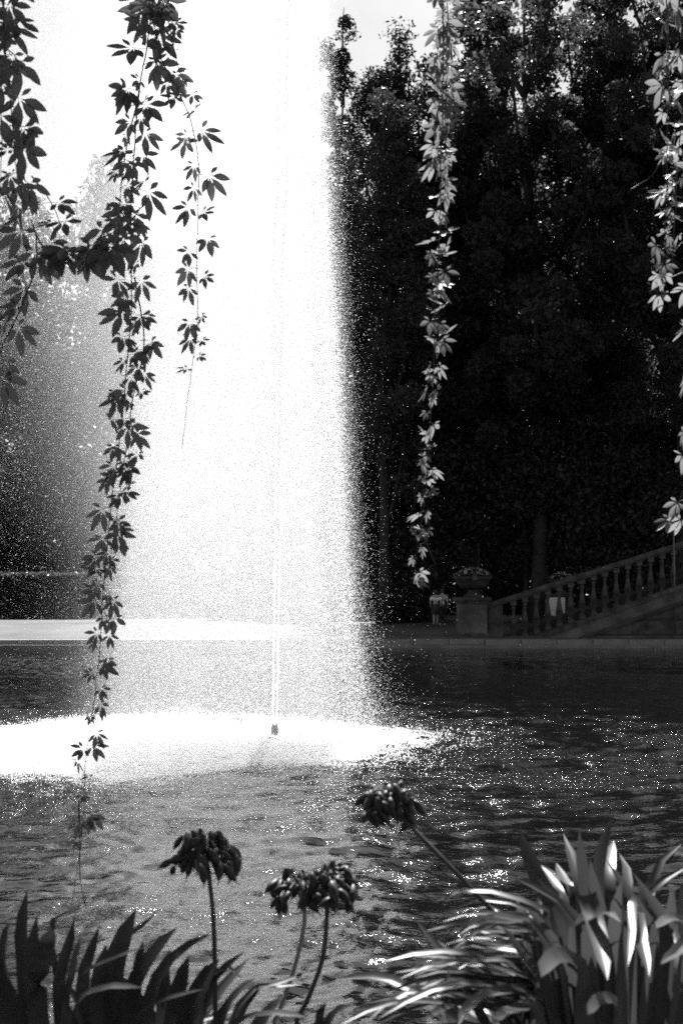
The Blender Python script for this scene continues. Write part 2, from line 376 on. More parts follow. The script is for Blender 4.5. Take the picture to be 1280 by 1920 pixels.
def hedge(label, px, d, hw, ht, n, s):
    t = thing('hedge', label, 'hedge', (at(px, 1150, d).x, d, .85), 'hedges on the far bank')
    rng = np.random.default_rng(5); x = rng.uniform(-hw, hw, n); y = rng.uniform(-.8, .8, n); z = rng.uniform(-.1, ht, n)
    face = rng.random(n); y = np.where(face < .4, -.8 + rng.normal(0, .05, n), y); z = np.where(face > .72, ht + rng.normal(0, .02 * ht, n), z)
    p = np.stack([x, y, z], 1)
    a = rng.normal(size=(n, 3)); a /= np.linalg.norm(a, axis=1)[:, None]; b = rng.normal(size=(n, 3)); b /= np.linalg.norm(b, axis=1)[:, None]
    co = np.stack([p - a * s, p + b * s * .6, p + a * s, p - b * s * .6], 1).reshape(-1, 3)
    o = obj('foliage', mesh_np('hedge_foliage', co, np.arange(n * 4).reshape(-1, 4), 4), M['foliage'], t); o['kind'] = 'stuff'
    for i in range(9):
        b_ = MB(); b_.tube([(hw * (i - 4) / 4.6, 0, -.1), (hw * (i - 4) / 4.6 + .1, .05, ht * .75)], [.07, .03], 6); obj('stem', b_.mesh('hedge_stem'), M['bark'], t)
hedge('long dark clipped hedge behind the sunlit gravel, seen through drifting spray', 60, 80, 16, 2.42, 42000, .13)
hedge('tall black hedge closing the view behind the walkers and the stair', 1010, 86, 17, 6.5, 42000, .24)

# ------------------------------------------------------------------ stair with balustrade, urns
SD = 62.6
def P(px, py, d=SD): return at(px, py, d)
k0 = mpp(SD)
def stonework():
    z0 = .33
    # pedestal
    t = thing('stone_pedestal', 'square stone pedestal at the foot of the stair, under the flower urn', 'pedestal', (P(884, 1200).x, SD, z0))
    wd = 26.5 * k0; ht = P(884, 1127).z - z0
    b = MB(); b.box(-wd, wd, -wd, wd, .22, ht - .1); obj('shaft', b.mesh('shaft'), M['ashlar'], t)
    b = MB(); b.box(-wd * 1.1, wd * 1.1, -wd * 1.1, wd * 1.1, 0, .22); obj('plinth', b.mesh('plinth'), M['stone'], t)
    b = MB(); b.box(-wd * 1.12, wd * 1.12, -wd * 1.12, wd * 1.12, ht - .1, ht + .02); b.box(-wd * 1.28, wd * 1.28, -wd * 1.28, wd * 1.28, ht + .02, ht + .17); obj('cap', b.mesh('cap'), M['stone'], t)
    zc = z0 + ht + .17
    # urn prototypes
    def urn(name, label, loc, s, seed):
        u = thing(name, label, 'urn', loc, 'stone urns planted with pale flowers')
        b = MB(); b.lathe([(.42 * s, 0), (.42 * s, .08 * s), (.27 * s, .14 * s), (.2 * s, .26 * s), (.24 * s, .32 * s)], 14); obj('foot', b.mesh('foot', True), M['dark_stone'], u)
        b = MB(); b.lathe([(.24 * s, .32 * s), (.52 * s, .42 * s), (.7 * s, .58 * s), (.74 * s, .74 * s), (.86 * s, .82 * s), (.86 * s, .9 * s), (.7 * s, .9 * s)], 16); obj('bowl', b.mesh('bowl', True), M['dark_stone'], u)
        b = MB(); b.box(-.1 * s, .1 * s, -.93 * s, -.8 * s, .74 * s, .98 * s); obj('boss', b.mesh('boss'), M['stone'], u)
        rng = np.random.default_rng(seed)
        for nm, n, sz, m in (('foliage', 900, .16, M['foliage']), ('flowers', 130, .11, M['flower'])):
            th = rng.uniform(0, 6.28, n); r_ = .85 * s * rng.uniform(0, 1, n) ** .5
            zz = .88 * s + (.42 * s) * (1 - (r_ / (.95 * s)) ** 2) * (rng.uniform(.1, 1, n) if nm == 'foliage' else rng.uniform(.85, 1.1, n))
            p = np.stack([r_ * np.cos(th), r_ * np.sin(th), zz], 1)
            a = rng.normal(size=(n, 3)); a /= np.linalg.norm(a, axis=1)[:, None]; bb = rng.normal(size=(n, 3)); bb /= np.linalg.norm(bb, axis=1)[:, None]
            co = np.stack([p - a * sz * .5, p + bb * sz * .35, p + a * sz * .5, p - bb * sz * .35], 1).reshape(-1, 3)
            o = obj(nm, mesh_np(nm, co, np.arange(n * 4).reshape(-1, 4), 4), m, u); o['kind'] = 'stuff'
    urn('flower_urn', 'wide stone urn of pale flowers on the square pedestal', (P(886, 1110).x, SD, zc), 1.0, 1)
    d2 = 67.5
    u2 = P(1052, 1092, d2)
    # second urn stands on its own pedestal behind the stair
    t2 = thing('stone_pedestal', 'stone pedestal mostly hidden behind the balusters, under the second urn', 'pedestal', (u2.x, d2, .75))
    h2 = u2.z - .75 - .55
    b = MB(); b.box(-.5, .5, -.5, .5, 0, h2 - .12); obj('shaft', b.mesh('shaft'), M['dark_stone'], t2)
    b = MB(); b.box(-.6, .6, -.6, .6, h2 - .12, h2); obj('cap', b.mesh('cap'), M['dark_stone'], t2)
    urn('flower_urn', 'smaller looking urn of pale flowers peeping over the sloping handrail', (u2.x, d2, .75 + h2), .78, 2)

    # balustrade: rail line from (912,1133) to (1290,1014); foot line about 62 px lower
    sl_ = -(1014 - 1133) / (1290 - 912)
    bt = thing('stair_balustrade', 'weathered sloping stone balustrade climbing beside the stair', 'balustrade', (P(912, 1200).x, SD, z0))
    def L(px, py): v = P(px, py); return v.x - P(912, 1200).x, v.z - z0
    x0, zr0 = L(912, 1138); x1 = L(1345, 1138)[0]
    b = MB(); b.box(x0, x1, -.24, .24, zr0 - .02, zr0 + .16, sl_); b.box(x0, x1, -.17, .17, zr0 - .1, zr0 - .023, sl_); obj('handrail', b.mesh('handrail'), M['stone'], bt)
    xf, zf0 = L(945, 1206)
    b = MB(); b.box(xf, x1, -.22, .22, zf0 - .16, zf0, sl_); obj('bottom_rail', b.mesh('bottom_rail'), M['dark_stone'], bt)
    xa = L(914, 1200)[0]; xb = L(941, 1200)[0]
    b = MB(); b.add([(xa, -.26, 0), (xb, -.26, 0), (xb, .26, 0), (xa, .26, 0), (xa, -.26, zr0 - .1), (xb, -.26, zr0 - .1 + sl_ * (xb - xa)), (xb, .26, zr0 - .1 + sl_ * (xb - xa)), (xa, .26, zr0 - .1)],
          [(0, 3, 2, 1), (4, 5, 6, 7), (0, 1, 5, 4), (1, 2, 6, 5), (2, 3, 7, 6), (3, 0, 4, 7)]); obj('end_block', b.mesh('end_block'), M['stone'], bt)
    hgt = (zr0 - .1 + sl_ * (xf - x0)) - zf0
    pr = MB(); s = hgt
    pr.box(-.13, .13, -.13, .13, 0, .10 * s); pr.lathe([(.10, .10 * s), (.09, .16 * s), (.155, .3 * s), (.16, .38 * s), (.11, .52 * s), (.065, .7 * s), (.07, .78 * s), (.105, .82 * s), (.07, .86 * s), (.1, .9 * s)], 10); pr.box(-.13, .13, -.13, .13, .9 * s, 1.03 * s)
    bm_ = pr.mesh('baluster', False)
    px = 962
    while px < 1340:
        x, _ = L(px, 1200); z = zf0 + sl_ * (x - xf) - .02
        obj('baluster', bm_, M['stone'], bt, (x, 0, z)); px += 21.5
    # stair flank wall with ashlar courses and a sloping string
    wt = thing('stair_wall', 'dark ashlar stair wall under the balustrade, rising from the pond edge', 'wall', (P(945, 1215).x, SD - .55, .02))
    def W(px, py): v = P(px, py, SD - .55); return v.x - P(945, 1215).x, v.z - .02
    xs0, zs0 = W(950, 1216); xe = W(1345, 1200)[0]
    ss = (1216 - 1098) / (1282 - 950)
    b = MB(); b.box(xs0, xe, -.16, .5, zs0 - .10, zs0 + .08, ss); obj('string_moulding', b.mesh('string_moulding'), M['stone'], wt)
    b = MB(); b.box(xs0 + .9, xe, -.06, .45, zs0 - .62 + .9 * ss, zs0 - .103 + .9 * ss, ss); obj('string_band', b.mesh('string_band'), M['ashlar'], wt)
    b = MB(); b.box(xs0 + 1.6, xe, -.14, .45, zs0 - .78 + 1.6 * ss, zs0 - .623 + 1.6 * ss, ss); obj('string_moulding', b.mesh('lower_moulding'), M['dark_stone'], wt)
    # backing core (behind the blocks) then blocks
    rows = [(1222, 1190), (1189, 1161), (1160, 1130), (1129, 1098)]
    r2 = random.Random(4)
    for q, (pb, pt) in enumerate(rows):
        zb, ztp = W(1100, pb)[1], W(1100, pt)[1] - .03
        x = W([1020, 1090, 1180, 1262][q], 1200)[0]
        while x < xe:
            wd_ = r2.uniform(2.0, 3.1); xr = min(x + wd_, xe)
            lim = zs0 - .79 + ss * (x - xs0)          # underside of the moulding at the block's left edge
            limr = zs0 - .79 + ss * (xr - .025 - xs0)
            zl, zr_ = min(ztp, lim), min(ztp, limr)
            if zr_ > zb + .05:
                zl = max(zl, zb + .02); o_ = r2.uniform(-.02, .02)
                b = MB(); xr2 = xr - .025
                b.add([(x, o_, zb), (xr2, o_, zb), (xr2, .3, zb), (x, .3, zb), (x, o_, zl), (xr2, o_, zr_), (xr2, .3, zr_), (x, .3, zl)],
                      [(0, 3, 2, 1), (4, 5, 6, 7), (0, 1, 5, 4), (1, 2, 6, 5), (2, 3, 7, 6), (3, 0, 4, 7)])
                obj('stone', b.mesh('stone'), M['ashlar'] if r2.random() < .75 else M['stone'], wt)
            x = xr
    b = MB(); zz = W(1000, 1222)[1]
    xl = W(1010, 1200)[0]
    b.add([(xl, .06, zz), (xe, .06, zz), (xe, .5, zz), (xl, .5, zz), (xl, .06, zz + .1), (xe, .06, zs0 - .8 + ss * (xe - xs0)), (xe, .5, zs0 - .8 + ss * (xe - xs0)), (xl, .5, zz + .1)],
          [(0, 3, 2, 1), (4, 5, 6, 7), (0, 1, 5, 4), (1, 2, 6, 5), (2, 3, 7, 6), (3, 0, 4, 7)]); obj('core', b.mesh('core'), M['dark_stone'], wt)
    # stair treads behind the balustrade
    st = thing('stair', 'shaded stone stair climbing behind the balustrade', 'stairs', (P(945, 1200).x, SD + 1.9, z0))
    for q in range(26):
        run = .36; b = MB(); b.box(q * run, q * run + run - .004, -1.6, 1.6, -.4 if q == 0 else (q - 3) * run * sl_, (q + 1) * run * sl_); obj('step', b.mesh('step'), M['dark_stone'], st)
stonework()

# thin post and pale panel
p = P(1264, 1085, 62.0)
t = thing('thin_post', 'thin tall metal post with small lamp head beside the upper balusters', 'post', (p.x, 62.0, 1.4))
b = MB(); zt = P(1262, 975, 62.0).z - 1.4; b.tube([(0, 0, -.9), (-.03, 0, zt)], [.04, .03], 8); obj('shaft', b.mesh('post_shaft', True), M['metal'], t)
b = MB(); b.lathe([(.05, zt), (.13, zt + .05), (.15, zt + .25), (.06, zt + .36)], 8, (-.03, 0, 0)); obj('head', b.mesh('post_head', True), M['metal'], t)
p = P(1051, 1137, 64.6)
t = thing('pale_panel', 'small white board glimpsed behind the balusters below the second urn', 'board', (p.x, 66.3, .75))
zc = P(1051, 1137, 66.3).z - .75
b = MB(); b.box(-.44, .44, -.02, .02, zc - .46, zc + .42); obj('board', b.mesh('board'), M['panel'], t)
for sx in (-.4, .4):
    b = MB(); b.box(sx - .03, sx + .03, .023, .08, -.05, zc + .3); obj('leg', b.mesh('board_leg'), M['post'], t)

# ------------------------------------------------------------------ people
def skin_mesh(name, verts, edges, radii, m, parent, lvl=1):
    me = bpy.data.meshes.new(name); me.from_pydata(verts, edges, []); me.update()
    o = obj(name, me, m, parent)
    o.modifiers.new('skin', 'SKIN'); sv = me.skin_vertices[0].data
    for i, r_ in enumerate(radii): sv[i].radius = (r_, r_) if not isinstance(r_, tuple) else r_
    sv[0].use_root = True
    s = o.modifiers.new('sub', 'SUBSURF'); s.levels = lvl; s.render_levels = lvl
    return o
def person(label, px, d, h, skirt, stride, shirt_m, seed, rz):
    p = at(px, 1150, d); gz = .74
    t = thing('person', label, 'person', (p.x, d, gz), 'walkers by the stair', rz)
    s = h / 1.7; st = stride
    V = [(0, 0, .95), (0, 0, 1.12), (0, 0, 1.38), (0, 0, 1.5), (0, -.01, 1.6), (0, -.01, 1.68),
         (-.09, 0, .9), (-.095, -st, .5), (-.095, -st * .6, .09), (-.095, -st * .6 - .16, .04),
         (.09, 0, .9), (.095, st, .5), (.095, st * 1.6, .1), (.095, st * 1.6 - .15, .04),
         (-.19, 0, 1.4), (-.25, .03, 1.13), (-.22, -.10, .93), (-.2, -.16, .86),
         (.19, 0, 1.4), (.25, -.02, 1.13), (.22, -.12, .96), (.2, -.18, .9)]
    E = [(0, 1), (1, 2), (2, 3), (3, 4), (4, 5), (0, 6), (6, 7), (7, 8), (8, 9), (0, 10), (10, 11), (11, 12), (12, 13), (2, 14), (14, 15), (15, 16), (16, 17), (2, 18), (18, 19), (19, 20), (20, 21)]
    rd = [.13, .11, .13, .055, .09, .08, .085, .055, .04, .04, .085, .055, .04, .04, .055, .042, .032, .03, .055, .042, .032, .03]
    V = [(x * s, y * s, z * s) for x, y, z in V]; rd = [r_ * s for r_ in rd]
    skin_mesh('body', V, E, rd, M['skin'], t, 2)
    def sub(name, ids, rr, m):
        mp_ = {j: q for q, j in enumerate(ids)}
        skin_mesh(name, [V[j] for j in ids], [(mp_[a], mp_[b]) for a, b in E if a in mp_ and b in mp_], [r_ * s for r_ in rr], m, t)
    sub('shirt', [1, 2, 14, 18], [.145, .165, .08, .08], shirt_m)
    for side in (14, 18):
        a, b_ = Vector(V[side]), Vector(V[side + 1]); skin_mesh('sleeve', [a, a.lerp(b_, .75)], [(0, 1)], [.075 * s, .065 * s], shirt_m, t)
    if skirt:
        b = MB(); b.lathe([(.145 * s, 1.04 * s), (.18 * s, .9 * s), (.24 * s, .58 * s), (.2 * s, .57 * s)], 14); obj('skirt', b.mesh('skirt', True), M['trouser'], t)
    else:
        skin_mesh('trousers', [V[0], V[6], V[7], V[8], V[10], V[11], V[12]], [(0, 1), (1, 2), (2, 3), (0, 4), (4, 5), (5, 6)], [r_ * s for r_ in (.155, .11, .085, .075, .11, .085, .075)], M['trouser'], t)
    hm = MB(); hm.lathe([(.02, 1.735 * s), (.075 * s, 1.72 * s), (.105 * s, 1.66 * s), (.105 * s, 1.58 * s), (.085 * s, 1.5 * s if skirt else 1.55 * s)], 12, (0, .022 * s, 0)); obj('hair', hm.mesh('hair', True), M['hair'], t)
    for j in ((8, 9), (12, 13)):
        a, b_ = Vector(V[j[0]]), Vector(V[j[1]])
        skin_mesh('shoe', [(a.x, a.y + .03, .05 * s), (b_.x, b_.y, .045 * s)], [(0, 1)], [.052 * s, .042 * s], M['shoe'] if not skirt else M['trouser'], t)
person('person in a white top, dark skirt and bare legs, walking arm in arm', 816, 67.0, 1.66, True, .06, M['shirt'], 1, R(190))
person('person in a light shirt and dark trousers walking closest to the pedestal', 829, 67.5, 1.70, False, .14, M['shirt2'], 2, R(170))

# ------------------------------------------------------------------ fountain
def drops(name, pts, rad, m, parent):
    """cloud of water drops: one point per drop, drawn as a sphere of its own radius"""
    me = bpy.data.meshes.new(name); me.vertices.add(len(pts)); me.vertices.foreach_set('co', np.asarray(pts, np.float32).ravel())
    a = me.attributes.new('drop_radius', 'FLOAT', 'POINT'); a.data.foreach_set('value', np.asarray(rad, np.float32))
    o = obj(name, me, m, parent); o['kind'] = 'stuff'
    g = bpy.data.node_groups.new(name + '_drops', 'GeometryNodeTree')
    g.interface.new_socket('Geometry', in_out='INPUT', socket_type='NodeSocketGeometry'); g.interface.new_socket('Geometry', in_out='OUTPUT', socket_type='NodeSocketGeometry')
    i_, o_ = g.nodes.new('NodeGroupInput'), g.nodes.new('NodeGroupOutput')
    mp_ = g.nodes.new('GeometryNodeMeshToPoints'); na = g.nodes.new('GeometryNodeInputNamedAttribute'); na.data_type = 'FLOAT'; na.inputs['Name'].default_value = 'drop_radius'
    sm = g.nodes.new('GeometryNodeSetMaterial'); sm.inputs['Material'].default_value = m
    g.links.new(i_.outputs[0], mp_.inputs[0]); g.links.new(na.outputs[0], mp_.inputs['Radius']); g.links.new(mp_.outputs[0], sm.inputs[0]); g.links.new(sm.outputs[0], o_.inputs[0])
    md = o.modifiers.new('drops', 'NODES'); md.node_group = g
    return o
def tetra(name, pts, rad, m, parent):
    n = len(pts); base = np.array([[1, 1, 1], [1, -1, -1], [-1, 1, -1], [-1, -1, 1]]) / 1.6
    co = (pts[:, None, :] + base[None] * rad[:, None, None] * NP.choice([-1, 1], (n, 1, 3))).reshape(-1, 3)
    fi = np.array([[0, 1, 2], [0, 3, 1], [0, 2, 3], [1, 3, 2]]); fa = (np.arange(n)[:, None, None] * 4 + fi[None]).reshape(-1, 3)
    o = obj(name, mesh_np(name, co, fa, 3), m, parent); o['kind'] = 'stuff'; return o
def fountain():
    t = thing('fountain', 'tall backlit white fountain jet, spray drifting down onto the pond', 'fountain', (FX, FY, 0))
    b = MB(); b.lathe([(.07, -.5), (.07, .03), (.062, .05), (.06, .15), (.045, .19)], 14); obj('nozzle', b.mesh('nozzle', True), M['metal'], t)
    # core of the jet: two thin ropes of water round a hollow streak
    top = 15.5
    def lean(z): return .018 * z + .0006 * z * z * 0
    for s in (-1, 1):
        b = MB(); n = 120; pts = []; rr = []
        for i in range(n):
            z = .17 + (top - .17) * i / (n - 1)
            pts.append((lean(z) * .62 + s * (.03 + .004 * z) + rnd.gauss(0, .004 + .0015 * z), rnd.gauss(0, .01), z)); rr.append(.016 + .002 * z + rnd.uniform(-.003, .004))
        b.tube(pts, rr, 7); obj('water_jet', b.mesh('water_jet', True), M['jet'], t)
    rg = np.random.default_rng(3)
    zk = np.array([0, .4, 1, 2, 4, 6, 8, 10, 13, 16]); ek = np.array([1.65, 1.55, 1.40, 1.24, 1.10, 1.0, .86, .72, .6, .5])     # sunny-side edge of the spray
    lk = np.array([-2.9, -2.85, -2.8, -2.7, -2.45, -2.1, -1.75, -1.4, -1.0, -.8])                                              # lee edge of its dense part
    def edge(z): return np.interp(z, zk, ek)
    def lee(z): return np.interp(z, zk, lk)
    def body(n):
        z = rg.uniform(.02, 15.5, n); z = z[rg.random(n) < ((edge(z) - lee(z)) / 5.3) ** .9 * np.interp(z, [0, 1.5, 4.5, 7], [.42, .55, .85, 1])]; n = len(z); e = edge(z); l_ = lee(z) - .35; u = rg.beta(1.75, .88, n)
        x = l_ + (e - l_) * u
        soft = rg.exponential(1, n) * np.where(rg.random(n) < .97, .09, .2) * (1 + 1.3 * np.exp(-z / 1.1)) * np.where(rg.random(n) < .5, 1, -.6)
        x = x + soft
        half = (e - l_) * .5; y = rg.normal(0, 1, n) * half * .42
        ok = ~((z < .42) & (y < .3) & (np.abs(x) < .28))
        return np.stack([x, y, z], 1)[ok]
    def column(n):                                          # bright falling column around the jet
        z = rg.uniform(.3, 15.5, n); x = lean(z) + rg.normal(0, 1, n) * (.14 + .018 * (15.5 - z)) + .05
        return np.stack([x, rg.normal(0, .25, n), z], 1)
    def fringe(n):                                          # loose drops off the sunny edge
        z = rg.uniform(.02, 15.5, n); x = edge(z) + rg.exponential(1, n) * np.where(rg.random(n) < .88, .15, .4) * (.6 + .8 * np.exp(-z / 4))
        return np.stack([x, rg.normal(0, .8, n), z], 1)
    def lee_mist(n):                                        # fine drops the wind carries off
        z = 14 * rg.beta(2.2, 1.0, n) + .05; x = lee(z) + .35 - rg.exponential(1, n) * (.32 + .165 * z)
        # hanging streaks
        x = x + .25 * np.sin(x * 2.3 + 1.1) ; y = rg.normal(0, 1.5, n)
        return np.stack([x, y, z], 1)
    def lognorm(n, med, s, hi): return np.minimum(hi, med * np.exp(rg.normal(0, s, n)))
    A = np.concatenate([body(1700000), column(15000)]); drops('spray', A, lognorm(len(A), .0022, .38, .0055), M['drop'], t)
    B = np.concatenate([fringe(30000), lee_mist(170000)]); drops('mist', B, lognorm(len(B), .0016, .4, .006), M['drop'], t)
    # fine vapour too small to see as drops: a soft cloud thinning out downwind
    vb = MB(); vb.box(-7.5, 2.9, -2.7, 2.7, .05, 15.6); vo = obj('vapour', vb.mesh('vapour'), None, t); vo['kind'] = 'stuff'
    vm_ = bpy.data.materials.new('water_vapour'); vm_.use_nodes = True; n_ = vm_.node_tree.nodes; l_ = vm_.node_tree.links; n_.clear()
    mo = n_.new('ShaderNodeOutputMaterial'); pv = n_.new('ShaderNodeVolumePrincipled'); pv.inputs['Color'].default_value = (1, 1, 1, 1); pv.inputs['Anisotropy'].default_value = .55
    l_.new(pv.outputs[0], mo.inputs['Volume']); tc_ = n_.new('ShaderNodeTexCoord'); sx = n_.new('ShaderNodeSeparateXYZ'); l_.new(tc_.outputs['Object'], sx.inputs[0])
    def mth(op, a, b=None, c=None, clamp=False):
        q = n_.new('ShaderNodeMath'); q.operation = op; q.use_clamp = clamp
        for i, v in enumerate((a, b, c)):
            if v is None: continue
            if isinstance(v, (int, float)): q.inputs[i].default_value = v
            else: l_.new(v, q.inputs[i])
        return q.outputs[0]
    X, Y, Z = sx.outputs
    e_ = mth('MULTIPLY_ADD', Z, -.062, 1.38); le = mth('MULTIPLY_ADD', Z, .13, -2.7)
    rgt = mth('MULTIPLY', mth('SUBTRACT', mth('ADD', e_, .42), X), 1 / 1.05, None, True); rgt = mth('MULTIPLY', rgt, rgt)
    nz = n_.new('ShaderNodeTexNoise'); mpg = n_.new('ShaderNodeMapping'); mpg.inputs['Scale'].default_value = (1.5, 1.2, .28); l_.new(tc_.outputs['Object'], mpg.inputs[0]); l_.new(mpg.outputs[0], nz.inputs['Vector'])
    nz.inputs['Scale'].default_value = 1.0; nz.inputs['Detail'].default_value = 3
    lft = mth('EXPONENT', mth('DIVIDE', mth('MINIMUM', mth('SUBTRACT', X, le), 0.0), mth('MINIMUM', mth('MAXIMUM', mth('MULTIPLY_ADD', Z, .16, -.12), .3), 1.15)))
    yy = mth('EXPONENT', mth('MULTIPLY', mth('MULTIPLY', Y, Y), -.5))
    dn = mth('MULTIPLY', mth('MULTIPLY', rgt, lft), mth('MULTIPLY', yy, mth('MULTIPLY_ADD', nz.outputs[0], 1.3, .3)))
    lowz = mth('MULTIPLY_ADD', Z, .16, .42, True)
    l_.new(mth('MULTIPLY', mth('MULTIPLY', dn, lowz), .29), pv.inputs['Density']); vo.data.materials.append(vm_)
    G = np.concatenate([body(9000), fringe(500), lee_mist(400)]); tetra('large_drops', G, lognorm(len(G), .005, .3, .009), M['drop'], t)
    # splash where the spray falls: a shallow layer of thrown drops over an oval patch
    n = 700000; th = rg.uniform(0, 2 * math.pi, n); r_ = np.sqrt(rg.uniform(0, 1, n)); r_ = r_ * (1 + .10 * np.sin(3 * th + 1) + .07 * np.sin(7 * th))
    soft = 1 + rg.exponential(1, n) * np.where(rg.random(n) < .3, .11, .04)
    x = -1.5 + 3.2 * r_ * soft * np.cos(th); y = -1.0 + 3.9 * r_ * soft * np.sin(th); z = .006 + rg.exponential(.11, n) * np.exp(-1.6 * r_ * soft)
    gap = np.sin(x * 5 + 1.7 * np.sin(y * 3)) * np.sin(y * 6 + 2 * np.sin(x * 2.1)); z = z * (1 - .9 * np.exp(-((x + .04 * y) / .17) ** 2) / (1 + np.exp((y - .4) * 4)) / (1 + np.exp((-y - 1.6) * 4))); keep = (gap > -.05 - .9 * (1 - r_)) | (rg.random(n) < .25)
    S = np.stack([x, y, z], 1)[keep]; drops('splash', S, lognorm(len(S), .0046, .35, .012), M['drop'], t)
fountain()
p = at(447, 1372, 24.1)
t = thing('water_pipe', 'short stubby pipe standing in the white splash beside the jet nozzle', 'pipe', (p.x, p.y, 0))
b = MB(); b.lathe([(.10, -.5), (.10, .10), (.12, .10), (.12, .2), (.085, .21), (.085, .26)], 14); obj('pipe', b.mesh('pipe', True), M['metal'], t)

# ------------------------------------------------------------------ hanging creeper
def creeper_leaf_mesh(i):
    r2 = random.Random(100 + i); b = MB()
    angs = [(-58, .72), (-14, 1.0), (28, .98), (72, .86), (128, .56)]
    for a, s in angs:
        a = R(a + r2.uniform(-9, 9)); s = s * r2.uniform(.88, 1.1); Ln = .056 * s; Wd = Ln * r2.uniform(.38, .48)
        dr = r2.uniform(.1, .45)
        st = [(0, .05), (.12, .22), (.3, .75), (.5, 1.0), (.7, .82), (.86, .42), (1.0, .0)]
        v = []; u = Vector((math.sin(a), 0, -math.cos(a))); pr = Vector((math.cos(a), 0, math.sin(a)))
        for f, ww in st:
            c = u * (.006 + Ln * f) + Vector((0, 1, 0)) * (Ln * (.10 * f - dr * f * f)) + Vector((0, 0, -.18 * Ln * f * f))
            hw = Wd * .5 * ww * (1 + (.10 if int(f * 20) % 2 else -.06)); fold = Vector((0, -1, 0)) * hw * .35
            v += [c - pr * hw + fold, c, c + pr * hw + fold]
        f_ = []
        for q in range(len(st) - 1):
            f_ += [(q * 3, q * 3 + 1, q * 3 + 4, q * 3 + 3), (q * 3 + 1, q * 3 + 2, q * 3 + 5, q * 3 + 4)]
        b.add(v, f_)
    b.tube([(-.035 + r2.uniform(-.006, .006), .004, .012), (-.018, .006, .010), (0, 0, 0)], [.0011, .001, .0008], 4)
    me = b.mesh('creeper_leaf', True); me.materials.append(M['creeper']); return me
LEAF = [creeper_leaf_mesh(i) for i in range(10)]
VINE_GROUP = 'hanging creeper strands'
def vine(label, paths, d, spacing, sizes, seed, spread=26, rad=.0022, jit=6, tip=.35, start=0.0, yaw=0, facing=.45):
    """paths: list of (px polyline, has leaves 0..1 along, spacing scale)"""
    r2 = random.Random(seed)
    t = thing('creeper_vine', label, 'vine', at(paths[0][0][0][0], paths[0][0][0][1], d), VINE_GROUP); o0 = Vector(t.location)
    k = mpp(d); cnt = 0
    for pi, (pl, l0, l1, ks) in enumerate(paths):
        pts = [at(x + r2.gauss(0, 1.0), y, d + r2.gauss(0, .015) + .03 * pi) - o0 for x, y in pl]
        c = catmull(pts, .022)
        c[:, 0] += np.cumsum(NP.normal(0, .0008, len(c))); n = len(c)
        b = MB(); b.tube(c, [rad * (1 - .7 * i / n) for i in range(n)], 5); obj('stem', b.mesh('vine_stem', True), M['creeper_stem'], t)
        tot = n * .022 / k; s = l0 * tot + spacing * .5; side = r2.choice((-1, 1))
        while s < l1 * tot:
            i = min(n - 1, int(s * k / .022)); f = s / tot
            for rep in range(1 if r2.random() < .72 else 2):
                side = -side if r2.random() < .85 else side
                sc = sizes[0] + (sizes[1] - sizes[0]) * (f if pi == 0 else .5 + .5 * f); sc *= r2.uniform(.6, 1.25)
                lo = obj('leaf', LEAF[r2.randrange(len(LEAF))], None, t)
                off = Vector((side * spread * k * sc * r2.uniform(.45, 1.0), r2.uniform(-.035, .035), -r2.uniform(-2, 10) * k))
                lo.location = Vector(c[i]) + off
                lo.rotation_euler = (r2.gauss(0, facing) - .1, r2.gauss(0, .28) + (.15 if side > 0 else -.15) * -1, r2.gauss(yaw, facing * 1.15))
                lo.scale = (side * sc, sc, sc)
                cnt += 1
            s += spacing * ks * r2.uniform(.7, 1.3) * (1 + .3 * f)
    return cnt
nleaf = []
nleaf.append(vine('dark creeper strand beside the longest one, its runner reaching across to it',
     [([(-10, -160), (2, -20), (8, 80), (20, 200), (34, 320), (62, 420), (84, 470)], .12, .9, .75),
      ([(62, 420), (80, 462), (115, 478), (150, 472), (185, 462), (214, 445), (240, 400)], .04, .98, .5),
      ([(70, 440), (68, 500), (48, 560), (22, 615), (0, 655), (-14, 720), (-16, 800)], .05, .88, .85),
      ([(60, 330), (95, 380), (115, 430)], .1, 1, 1.0),
      ([(-10, -60), (0, 100), (5, 260), (2, 400)], .1, .95, 1.2)], 3.4, 29, (1.05, 1.0), 11, 27, facing=.5))
nleaf.append(vine('longest dark creeper strand, ending in two bare tips over the pond',
     [([(282, -160), (284, -20), (276, 80), (262, 170), (250, 330), (247, 450), (246, 540), (238, 660), (222, 800), (204, 950), (190, 1080), (178, 1210), (163, 1330), (152, 1440), (147, 1530), (141, 1610), (126, 1700)], .08, .93, .95),
      ([(250, 520), (268, 600), (270, 660), (250, 740), (236, 860), (222, 970), (205, 1080)], .05, .95, .9),
      ([(148, 1500), (149, 1580), (151, 1650), (159, 1705)], 1, 1, 2),
      ([(262, 170), (235, 300), (222, 400), (214, 480)], .15, .95, 1.1)], 3.6, 23, (1.06, .48), 12, 27, facing=.42))
nleaf.append(vine('shorter dark creeper strand thinning to a bare tip in front of the white spray',
     [([(290, -160), (286, -30), (298, 90), (335, 170), (360, 230), (372, 310), (372, 420), (371, 520), (371, 600), (364, 680), (354, 760), (345, 842)], .1, .86, .95),
      ([(286, -30), (312, 40), (330, 120), (350, 180)], .0, 1, .6),
      ([(330, -160), (328, -20), (330, 60)], .4, 1, 1.2)], 3.55, 29, (1.05, .42), 13, 26, facing=.45))
